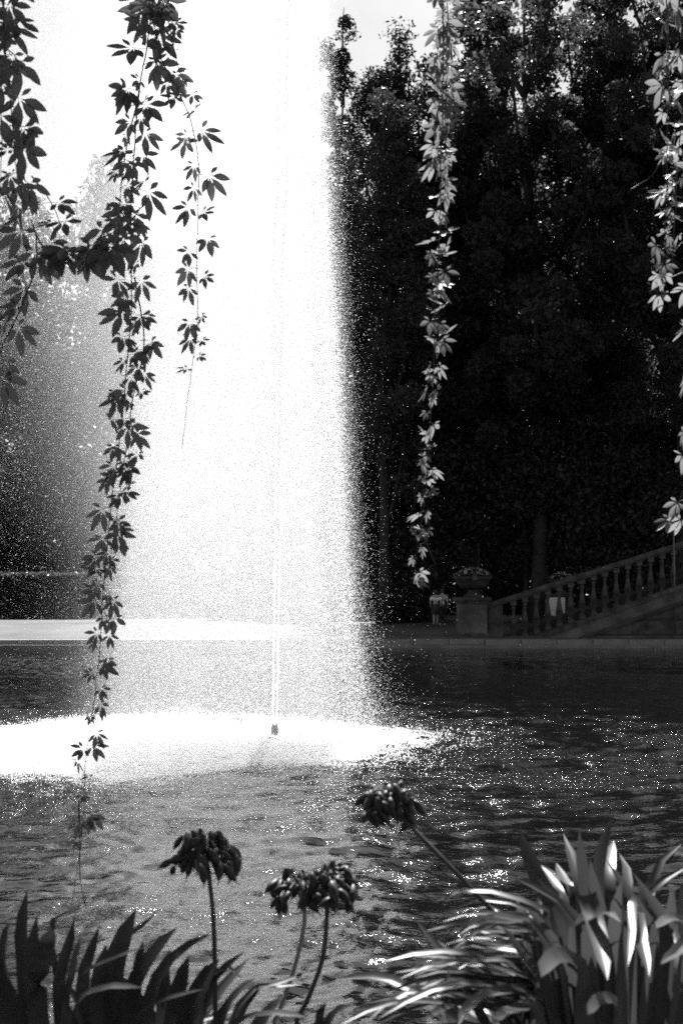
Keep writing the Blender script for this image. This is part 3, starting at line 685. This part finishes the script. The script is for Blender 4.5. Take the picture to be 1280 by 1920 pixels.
nleaf.append(vine('single sunlit grey creeper strand hanging between the spray and the dark trees',
     [([(832, -160), (830, -20), (829, 150), (825, 300), (820, 450), (813, 600), (807, 720), (798, 830), (792, 930), (783, 1010), (776, 1070), (762, 1105), (745, 1130)], .09, .96, .58),
      ([(838, -160), (838, 0), (832, 200), (828, 330)], .15, 1, .9),
      ([(783, 985), (800, 1020), (815, 1060)], 1, 1, 1), ([(776, 1075), (792, 1095), (804, 1103)], 1, 1, 1)], 3.7, 24, (.84, .42), 14, 20, facing=.7))
nleaf.append(vine('pale creeper strand ending in star shaped leaves above the black trees, beside a shorter strand',
     [([(1245, -160), (1244, -10), (1250, 120), (1243, 260), (1240, 380), (1240, 470), (1232, 535), (1214, 552)], .1, .97, .58),
      ([(1278, 100), (1276, 200), (1270, 330), (1266, 430), (1260, 500)], .0, .95, .85),
      ([(1240, 300), (1222, 330), (1200, 345), (1182, 356)], 1, 1, 1), ([(1215, 548), (1242, 532), (1268, 515), (1295, 505)], 1, 1, 1)], 3.5, 31, (.85, .55), 15, 20, facing=.7))
nleaf.append(vine('pale creeper strand cut by the picture edge, its tip just above the thin post',
     [([(1312, 480), (1302, 620), (1294, 720), (1293, 820), (1284, 900), (1264, 966)], .1, 1, 1.2)], 3.5, 27, (.85, .6), 16, 20, facing=.7))
print('leaves', nleaf)

# ------------------------------------------------------------------ agapanthus
def strap_mesh(pts, wd, face, nseg=18, fold=.22, blunt=.42, m='strap'):
    c = catmull(pts, 1e-3); idx = np.linspace(0, len(c) - 1, nseg).astype(int); c = c[idx]; v = []
    for i, q in enumerate(c):
        q = Vector(q); tn = (Vector(c[min(i + 1, nseg - 1)]) - Vector(c[max(i - 1, 0)])).normalized()
        fc = Vector(face); s = tn.cross(fc); s = s.normalized() if s.length > 1e-3 else Vector((1, 0, 0)); nrm = s.cross(tn).normalized()
        f = i / (nseg - 1); ww = (.6 + .4 * min(1, f / .5)) * ((1 - ((f - .5) / .5) ** 3) ** blunt if f > .5 else 1)
        h = wd * .5 * max(ww, .015)
        v += [q - s * h + nrm * h * fold, q - s * h * .5 + nrm * h * fold * .2, q, q + s * h * .5 + nrm * h * fold * .2, q + s * h + nrm * h * fold]
    f_ = [(i * 5 + j, i * 5 + j + 1, (i + 1) * 5 + j + 1, (i + 1) * 5 + j) for i in range(nseg - 1) for j in range(4)]
    b = MB(); b.add(v, f_); me = b.mesh('strap_leaf', True); me.materials.append(M[m]); return me
def clump(label, base_px, d0, leaves, fill, seed, m='strap'):
    r2 = random.Random(seed); bx = at(base_px, 1800, d0).x
    t = thing('agapanthus_plant', label, 'plant', (bx, d0, 1.13), 'agapanthus clumps on the bank'); o0 = Vector(t.location)
    for pl, wpx, dd in leaves:
        n = len(pl); pts = []
        for i, (x, y) in enumerate(pl):
            f = i / max(1, n - 1); pts.append(at(x, y, d0 + dd * (.3 + .7 * f)) - o0)
        # carry the leaf down to the crown of the plant
        first = pts[0]; root = Vector((first.x * .35 + r2.uniform(-.05, .05), dd * .2 + r2.uniform(-.05, .05), -.02))
        pts = [root, root.lerp(first, .55) + Vector((0, 0, .05))] + pts
        flat = abs((pts[-1] - pts[2]).x) / max(.01, (pts[-1] - pts[2]).length); fc = (r2.uniform(-.3, .3) * (1 - flat * .6), -.85 + .5 * flat, .35 + .6 * flat + r2.uniform(-.1, .25))
        obj('leaf', strap_mesh(pts, wpx * mpp(d0 + dd) * (1.3 - .1 * flat), fc, fold=r2.uniform(.1, .4), m=m), None, t)
    for (az0, az1, ln0, ln1, n, el0, el1, cx) in fill:
        for q in range(n):
            az = R(r2.uniform(az0, az1)); ln = r2.uniform(ln0, ln1); el = R(r2.uniform(el0, el1)); droop = r2.uniform(.5, 1.5)
            p0 = Vector((cx + r2.uniform(-.16, .16), r2.uniform(-.14, .14), 0)); pts = [p0]; e = el; q0 = p0
            for j in range(6):
                q0 = q0 + Vector((math.cos(az) * math.cos(e), math.sin(az) * math.cos(e), math.sin(e))) * ln / 6; pts.append(q0); e -= R(5 + 7 * j) * droop * .6
            fc = Vector((-math.cos(az) * .6, -math.sin(az) * .6 - .4, .8))
            obj('leaf', strap_mesh(pts, r2.uniform(.022, .036), fc, fold=r2.uniform(.1, .4), m=m), None, t)
    return t
RIGHT = [
 ([(1040, 1725), (1004, 1640), (970, 1553)], 33, .15), ([(1092, 1720), (1074, 1620), (1055, 1563)], 22, .2), ([(1112, 1765), (1092, 1640), (1085, 1557)], 26, .05),
 ([(1120, 1720), (1124, 1610), (1147, 1530)], 24, .1), ([(1138, 1690), (1142, 1610), (1150, 1576)], 23, .25), ([(1085, 1745), (1010, 1672), (953, 1641)], 27, -.05),
 ([(1075, 1760), (1050, 1700), (1005, 1645)], 28, 0), ([(1012, 1855), (976, 1795), (940, 1738)], 34, -.3), ([(1035, 1720), (960, 1686), (900, 1667), (856, 1672), (811, 1693)], 14, .05),
 ([(1020, 1735), (940, 1692), (880, 1690), (838, 1713), (808, 1734)], 12, .1), ([(1010, 1765), (930, 1737), (870, 1735), (832, 1752), (815, 1778)], 12, 0), ([(1020, 1750), (950, 1716), (903, 1725), (888, 1732)], 12, .05),
 ([(1000, 1800), (905, 1757), (865, 1765), (838, 1788)], 12, -.05), ([(1005, 1850), (900, 1792), (800, 1786), (718, 1803)], 18, -.1), ([(990, 1850), (900, 1805), (835, 1795), (762, 1793)], 13, -.05),
 ([(970, 1870), (880, 1828), (800, 1815), (738, 1824)], 12, -.1), ([(1000, 1875), (900, 1842), (845, 1836), (808, 1848)], 12, -.15), ([(1000, 1850), (940, 1838), (900, 1850), (886, 1858)], 12, -.1),
 ([(1000, 1880), (930, 1862), (880, 1885), (858, 1925)], 28, -.35), ([(960, 1915), (860, 1885), (760, 1878), (700, 1892), (636, 1922)], 19, -.25), ([(930, 1890), (850, 1868), (780, 1856), (722, 1884), (678, 1925)], 12, -.2),
 ([(860, 1900), (828, 1892), (790, 1914)], 14, -.3), ([(1090, 1830), (1062, 1796), (1040, 1792), (1020, 1812), (1014, 1832)], 36, -.35), ([(1075, 1765), (1110, 1726), (1138, 1712), (1163, 1729)], 23, -.3),
 ([(1095, 1690), (1118, 1745), (1128, 1790), (1138, 1838)], 34, -.35), ([(1180, 1700), (1200, 1770), (1216, 1832)], 28, -.3), ([(1185, 1680), (1184, 1750), (1176, 1812)], 15, -.3),
 ([(1220, 1760), (1182, 1685), (1135, 1611)], 23, -.05), ([(1248, 1760), (1216, 1690), (1184, 1634)], 26, -.05), ([(1190, 1720), (1225, 1650), (1240, 1612), (1277, 1582)], 19, .1),
 ([(1200, 1710), (1240, 1654), (1290, 1624)], 22, .05), ([(1290, 1760), (1262, 1722), (1238, 1733), (1230, 1740)], 24, -.3), ([(1310, 1765), (1270, 1785), (1238, 1808)], 27, -.35),
 ([(1160, 1900), (1128, 1872), (1110, 1885), (1101, 1902)], 22, -.45), ([(1010, 1905), (965, 1893), (938, 1902), (922, 1925)], 25, -.45), ([(1075, 1720), (1040, 1655), (1008, 1618)], 26, .25), ([(1085, 1700), (1055, 1650), (1042, 1618)], 22, .28),
 ([(1130, 1760), (1115, 1680), (1105, 1610)], 28, .0), ([(1150, 1800), (1150, 1720), (1165, 1650)], 26, -.1), ([(1050, 1820), (1030, 1760), (985, 1700)], 28, -.1), ([(1240, 1800), (1255, 1720), (1262, 1660)], 26, -.05),
 ([(1170, 1700), (1176, 1640), (1160, 1600)], 20, .2), ([(1210, 1720), (1222, 1660), (1236, 1640)], 20, .2), ([(1010, 1790), (960, 1750), (900, 1745)], 18, -.05), ([(1000, 1830), (940, 1800), (880, 1800), (850, 1822)], 14, -.1),
 ([(1020, 1770), (960, 1722), (915, 1700), (870, 1706)], 13, .1), ([(985, 1865), (920, 1826), (850, 1812), (795, 1830)], 12, -.1), ([(1000, 1905), (925, 1880), (850, 1862), (800, 1872)], 12, -.2), ([(1030, 1900), (960, 1866), (905, 1868), (880, 1884)], 14, -.3)]
r3 = random.Random(77)
for q in range(46):                                     # dense standing leaves at the back of the clump
    x = 985 + q * 6.8 + r3.uniform(-8, 8); ty = r3.uniform(1655, 1740); RIGHT.append(([(x + r3.uniform(-20, 20), 1850), (x + r3.uniform(-12, 12), 1780), (x + r3.uniform(-30, 30), ty)], r3.uniform(24, 34), r3.uniform(.12, .4)))
for q in range(34):                                     # leaves arching out over the water
    y0 = r3.uniform(1745, 1925); sx = r3.uniform(985, 1050); ex = 872 - (y0 - 1745) * 1.0 + r3.uniform(-45, 60); ey = y0 - 22 + r3.uniform(-12, 34)
    wx = sx - ex; lift = r3.uniform(.12, .24) * wx
    RIGHT.append(([(sx, y0), (sx - wx * .35, y0 - lift * .9), (sx - wx * .7, (y0 + ey) / 2 - lift * .8), (ex, ey)], r3.uniform(12, 21), r3.uniform(-.3, .2)))
clump('sunlit agapanthus clump of arching strap leaves, its leaning seed stalk pointing at the splash', 1130, 2.55, RIGHT,
      [(20, 160, .55, .8, 26, 62, 84, .02), (150, 215, .5, .72, 22, 35, 60, -.03), (20, 160, .4, .6, 50, 60, 88, .02), (200, 340, .3, .42, 7, 55, 85, .02), (-30, 30, .5, .75, 16, 45, 75, .12)], 31)
LEFT = [
 ([(45, 1800), (40, 1740), (52, 1668)], 24, .1), ([(-20, 1730), (8, 1705), (38, 1688)], 10, .15), ([(95, 1760), (118, 1718), (157, 1701)], 10, .15), ([(205, 1860), (228, 1770), (256, 1704)], 40, 0), ([(225, 1790), (255, 1748), (294, 1711)], 16, .1),
 ([(245, 1870), (285, 1790), (333, 1738)], 36, -.05), ([(285, 1860), (335, 1785), (398, 1750)], 26, .05), ([(155, 1860), (170, 1790), (187, 1735)], 23, .05), ([(325, 1940), (336, 1860), (355, 1792)], 36, -.15), ([(345, 1940), (378, 1850), (412, 1798)], 42, -.1),
 ([(395, 1850), (425, 1812), (461, 1782)], 22, 0), ([(395, 1830), (425, 1812), (448, 1822), (459, 1840)], 16, 0), ([(400, 1950), (440, 1870), (481, 1834)], 36, -.15), ([(450, 1880), (520, 1845), (605, 1814)], 13, .05), ([(470, 1870), (520, 1850), (566, 1846)], 16, .05),
 ([(70, 1880), (82, 1800), (96, 1738)], 36, -.6), ([(130, 1900), (140, 1820), (152, 1755)], 34, -.5), ([(150, 1850), (205, 1803), (270, 1776)], 15, -.2), ([(140, 1900), (195, 1852), (268, 1852)], 16, -.3), ([(250, 1930), (300, 1880), (380, 1855)], 15, -.25),
 ([(430, 1940), (500, 1902), (575, 1908)], 22, -.3), ([(20, 1860), (10, 1790), (18, 1730)], 34, -.3), ([(60, 1840), (62, 1770), (70, 1716)], 26, 0), ([(110, 1850), (128, 1780), (140, 1720)], 20, .1), ([(480, 1940), (520, 1885), (530, 1872)], 40, -.2),
 ([(250, 1900), (262, 1820), (270, 1762)], 34, -.1), ([(190, 1900), (188, 1830), (200, 1770)], 34, -.1), ([(-10, 1850), (-6, 1780), (-20, 1740)], 34, -.1), ([(310, 1900), (305, 1830), (318, 1780)], 28, .1), ([(600, 1950), (622, 1900), (668, 1882)], 24, -.1), ([(590, 1950), (600, 1905), (612, 1878)], 24, -.1)]
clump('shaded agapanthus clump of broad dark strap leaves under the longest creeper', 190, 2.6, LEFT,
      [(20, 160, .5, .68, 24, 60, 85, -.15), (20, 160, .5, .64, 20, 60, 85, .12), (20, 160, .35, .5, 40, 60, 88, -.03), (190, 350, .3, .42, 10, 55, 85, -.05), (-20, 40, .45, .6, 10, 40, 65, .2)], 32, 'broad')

def pod_mesh(i):
    r2 = random.Random(i); b = MB(); L_ = .036 * r2.uniform(.85, 1.15); rw = .0075 * r2.uniform(.8, 1.2)
    b.lathe([(rw * .25, 0), (rw * .7, -L_ * .15), (rw, -L_ * .42), (rw * .9, -L_ * .65), (rw * .5, -L_ * .86), (rw * .12, -L_), (rw * .08, -L_ * 1.2)], 6)
    me = b.mesh('seed_pod', True); me.materials.append(M['pod']); return me
PODS = [pod_mesh(i) for i in range(6)]
def stalk(label, path, d, hw_px, n, seed, m, squash=.85, dd=0.0):
    r2 = random.Random(seed); k = mpp(d)
    pts = [at(x, y, d + dd * i / (len(path) - 1)) for i, (x, y) in enumerate(path)]
    hub = pts[0]; base = pts[-1]; foot = Vector((base.x + (base.x - pts[-2].x) * .6, base.y, 1.12))
    t = thing('agapanthus_stalk', label, 'flower stalk', foot, 'dried agapanthus seed heads')
    pts = [p_ - foot for p_ in pts] + [Vector((0, 0, 0))]
    c = catmull(pts, .03); b = MB(); b.tube(c, [.0042 + .002 * i / len(c) for i in range(len(c))], 8); obj('stem', b.mesh('stalk_stem', True), m, t)
    hb = pts[0]; up = (pts[0] - pts[1]).normalized(); pd = MB(); rr = hw_px * k
    pd.lathe([(.004, -.006), (.011, 0), (.009, .008), (.002, .012)], 8, hb)
    for q in range(n):
        z = 1 - 1.25 * (q + .5) / n; an = q * 2.39996 + r2.uniform(-.3, .3); s = math.sqrt(max(0, 1 - z * z))
        v = Vector((s * math.cos(an), s * math.sin(an), z * squash))
        v = (v + up * .25) ; rl = rr * r2.uniform(.62, .9); e = hb + v * rl; mid = hb + v * rl * .55 + Vector((0, 0, .012))
        e = e + Vector((0, 0, -.012 * r2.uniform(.3, 1.6)))
        pd.tube([hb, mid, e], [.0012, .001, .0012], 4)
        o = obj('seed_pod', PODS[r2.randrange(6)], None, t); o.location = e
        o.rotation_euler = (r2.gauss(0, .35) - v.y * .5, r2.gauss(0, .3) - v.x * .55, r2.uniform(0, 6.28)); s_ = r2.uniform(.7, 1.15); o.scale = (s_, s_, s_)
        if r2.random() < .3:
            pd.tube([e, e + Vector((r2.gauss(0, .01), r2.gauss(0, .01), -.025)), e + Vector((r2.gauss(0, .018), r2.gauss(0, .01), -.05))], [.0007, .0006, .0004], 3)
    obj('pedicels', pd.mesh('pedicels', True), m if m is not M['lit_tone_stalk'] else M['stalk'], t)["kind"] = 'stuff'
stalk('upright dried seed head nearest the long creeper, on a straight dark stem', [(388, 1612), (394, 1660), (401, 1740), (404, 1930)], 2.7, 74, 62, 1, M['stalk'])
stalk('drooping seed head on a curved dark stem, overlapping its paler stemmed twin', [(615, 1668), (613, 1710), (604, 1800), (566, 1900), (556, 1930)], 2.7, 62, 48, 2, M['stalk'])
stalk('seed head on a pale stem, half behind its dark stemmed twin', [(563, 1672), (572, 1715), (556, 1800), (522, 1900), (514, 1930)], 2.85, 60, 46, 3, M['lit_tone_stalk'])
stalk('slanting dried seed head on a thick stem rising out of the sunlit clump', [(736, 1510), (772, 1552), (858, 1640), (955, 1745), (1010, 1830)], 2.7, 60, 56, 4, M['stalk'], squash=1.0, dd=-.15)

# ------------------------------------------------------------------ unseen trees added to shade vines and dark clump and dim sky light
def near_tree(name, label, loc, clumps, n_sub, n_leaf, size, seed, limb_to):
    t = thing(name, label, 'tree', loc, 'added trees on the near bank'); rng = np.random.default_rng(seed)
    cl = [c[:3] for c in clumps]; rl = [c[3:] for c in clumps]
    co, fa = leaf_cloud(np.array(cl), np.array(rl), n_sub, n_leaf, size, rng, (.4, .8)); obj('crown', mesh_np('crown', co, fa, 4), M['foliage'], t)
    b = MB(); H = max(c[2] for c in cl); b.tube(catmull([(0, 0, -.3), (.1, .1, H * .3), (-.1, .15, H * .6), (0, 0, H)], .5), np.linspace(.32, .08, len(catmull([(0, 0, -.3), (.1, .1, H * .3), (-.1, .15, H * .6), (0, 0, H)], .5))), 10)
    obj('trunk', b.mesh('trunk', True), M['bark'], t)
    for c in limb_to:
        b = MB(); q = catmull([(0, .1, H * .45), (c[0] * .5, c[1] * .5, (H * .45 + c[2]) * .52), c], .4); b.tube(q, np.linspace(.12, .02, len(q)), 6); obj('limb', b.mesh('limb', True), M['bark'], t)
cl = [(-1.5, 2, 8.5, 2.5, 2.5, 2), (.5, 4.5, 8.2, 2, 2, 1.3), (2.2, 5.9, 8.2, 1.2, 2.2, .7), (3.1, 6.0, 8.2, .9, 2.2, .6), (3.75, 6.0, 8.2, .6, 2.1, .55), (3.4, 7.2, 8.4, .9, 1.5, .5), (3.4, 8.7, 8.8, .9, 1.3, .5), (3.3, 2.4, 8.0, 1.1, 2.2, .6), (3.3, -1.5, 7.6, 1.2, 2.4, .7), (5.2, -2.2, 7.4, 1.2, 1.8, .6)]  # crown masses placed to keep the sun off the left vines and clump
near_tree('added_shade_tree', 'unseen tree added on the near bank, its long limb shading the dark creepers', (-4.6, 1.9, 1.1), cl, 560, 60000, .21, 71, [(.5, 4.5, 8), (2.4, 5.6, 8.0), (3.9, 5.6, 8.0)])
cl = [(0, 0, 5, 3.2, 2.2, 3.5), (3, -.5, 6, 3, 2.2, 3), (-3, 0, 6, 3, 2.2, 3), (0, 0, 9, 3.5, 2.5, 2)]
near_tree('added_bank_tree', 'low crowned tree added on the near bank behind the viewpoint to block sky light', (-3.2, -5, 1.1), cl, 260, 20000, .3, 72, [(2, -.5, 5), (-2, 0, 5)])  # both added out of view to cut sky light from behind the camera
near_tree('added_bank_tree', 'second low crowned tree added to block sky light, further along the near bank', (4.2, -5.4, 1.1), cl, 260, 20000, .3, 73, [(2, -.5, 5), (-2, 0, 5)])
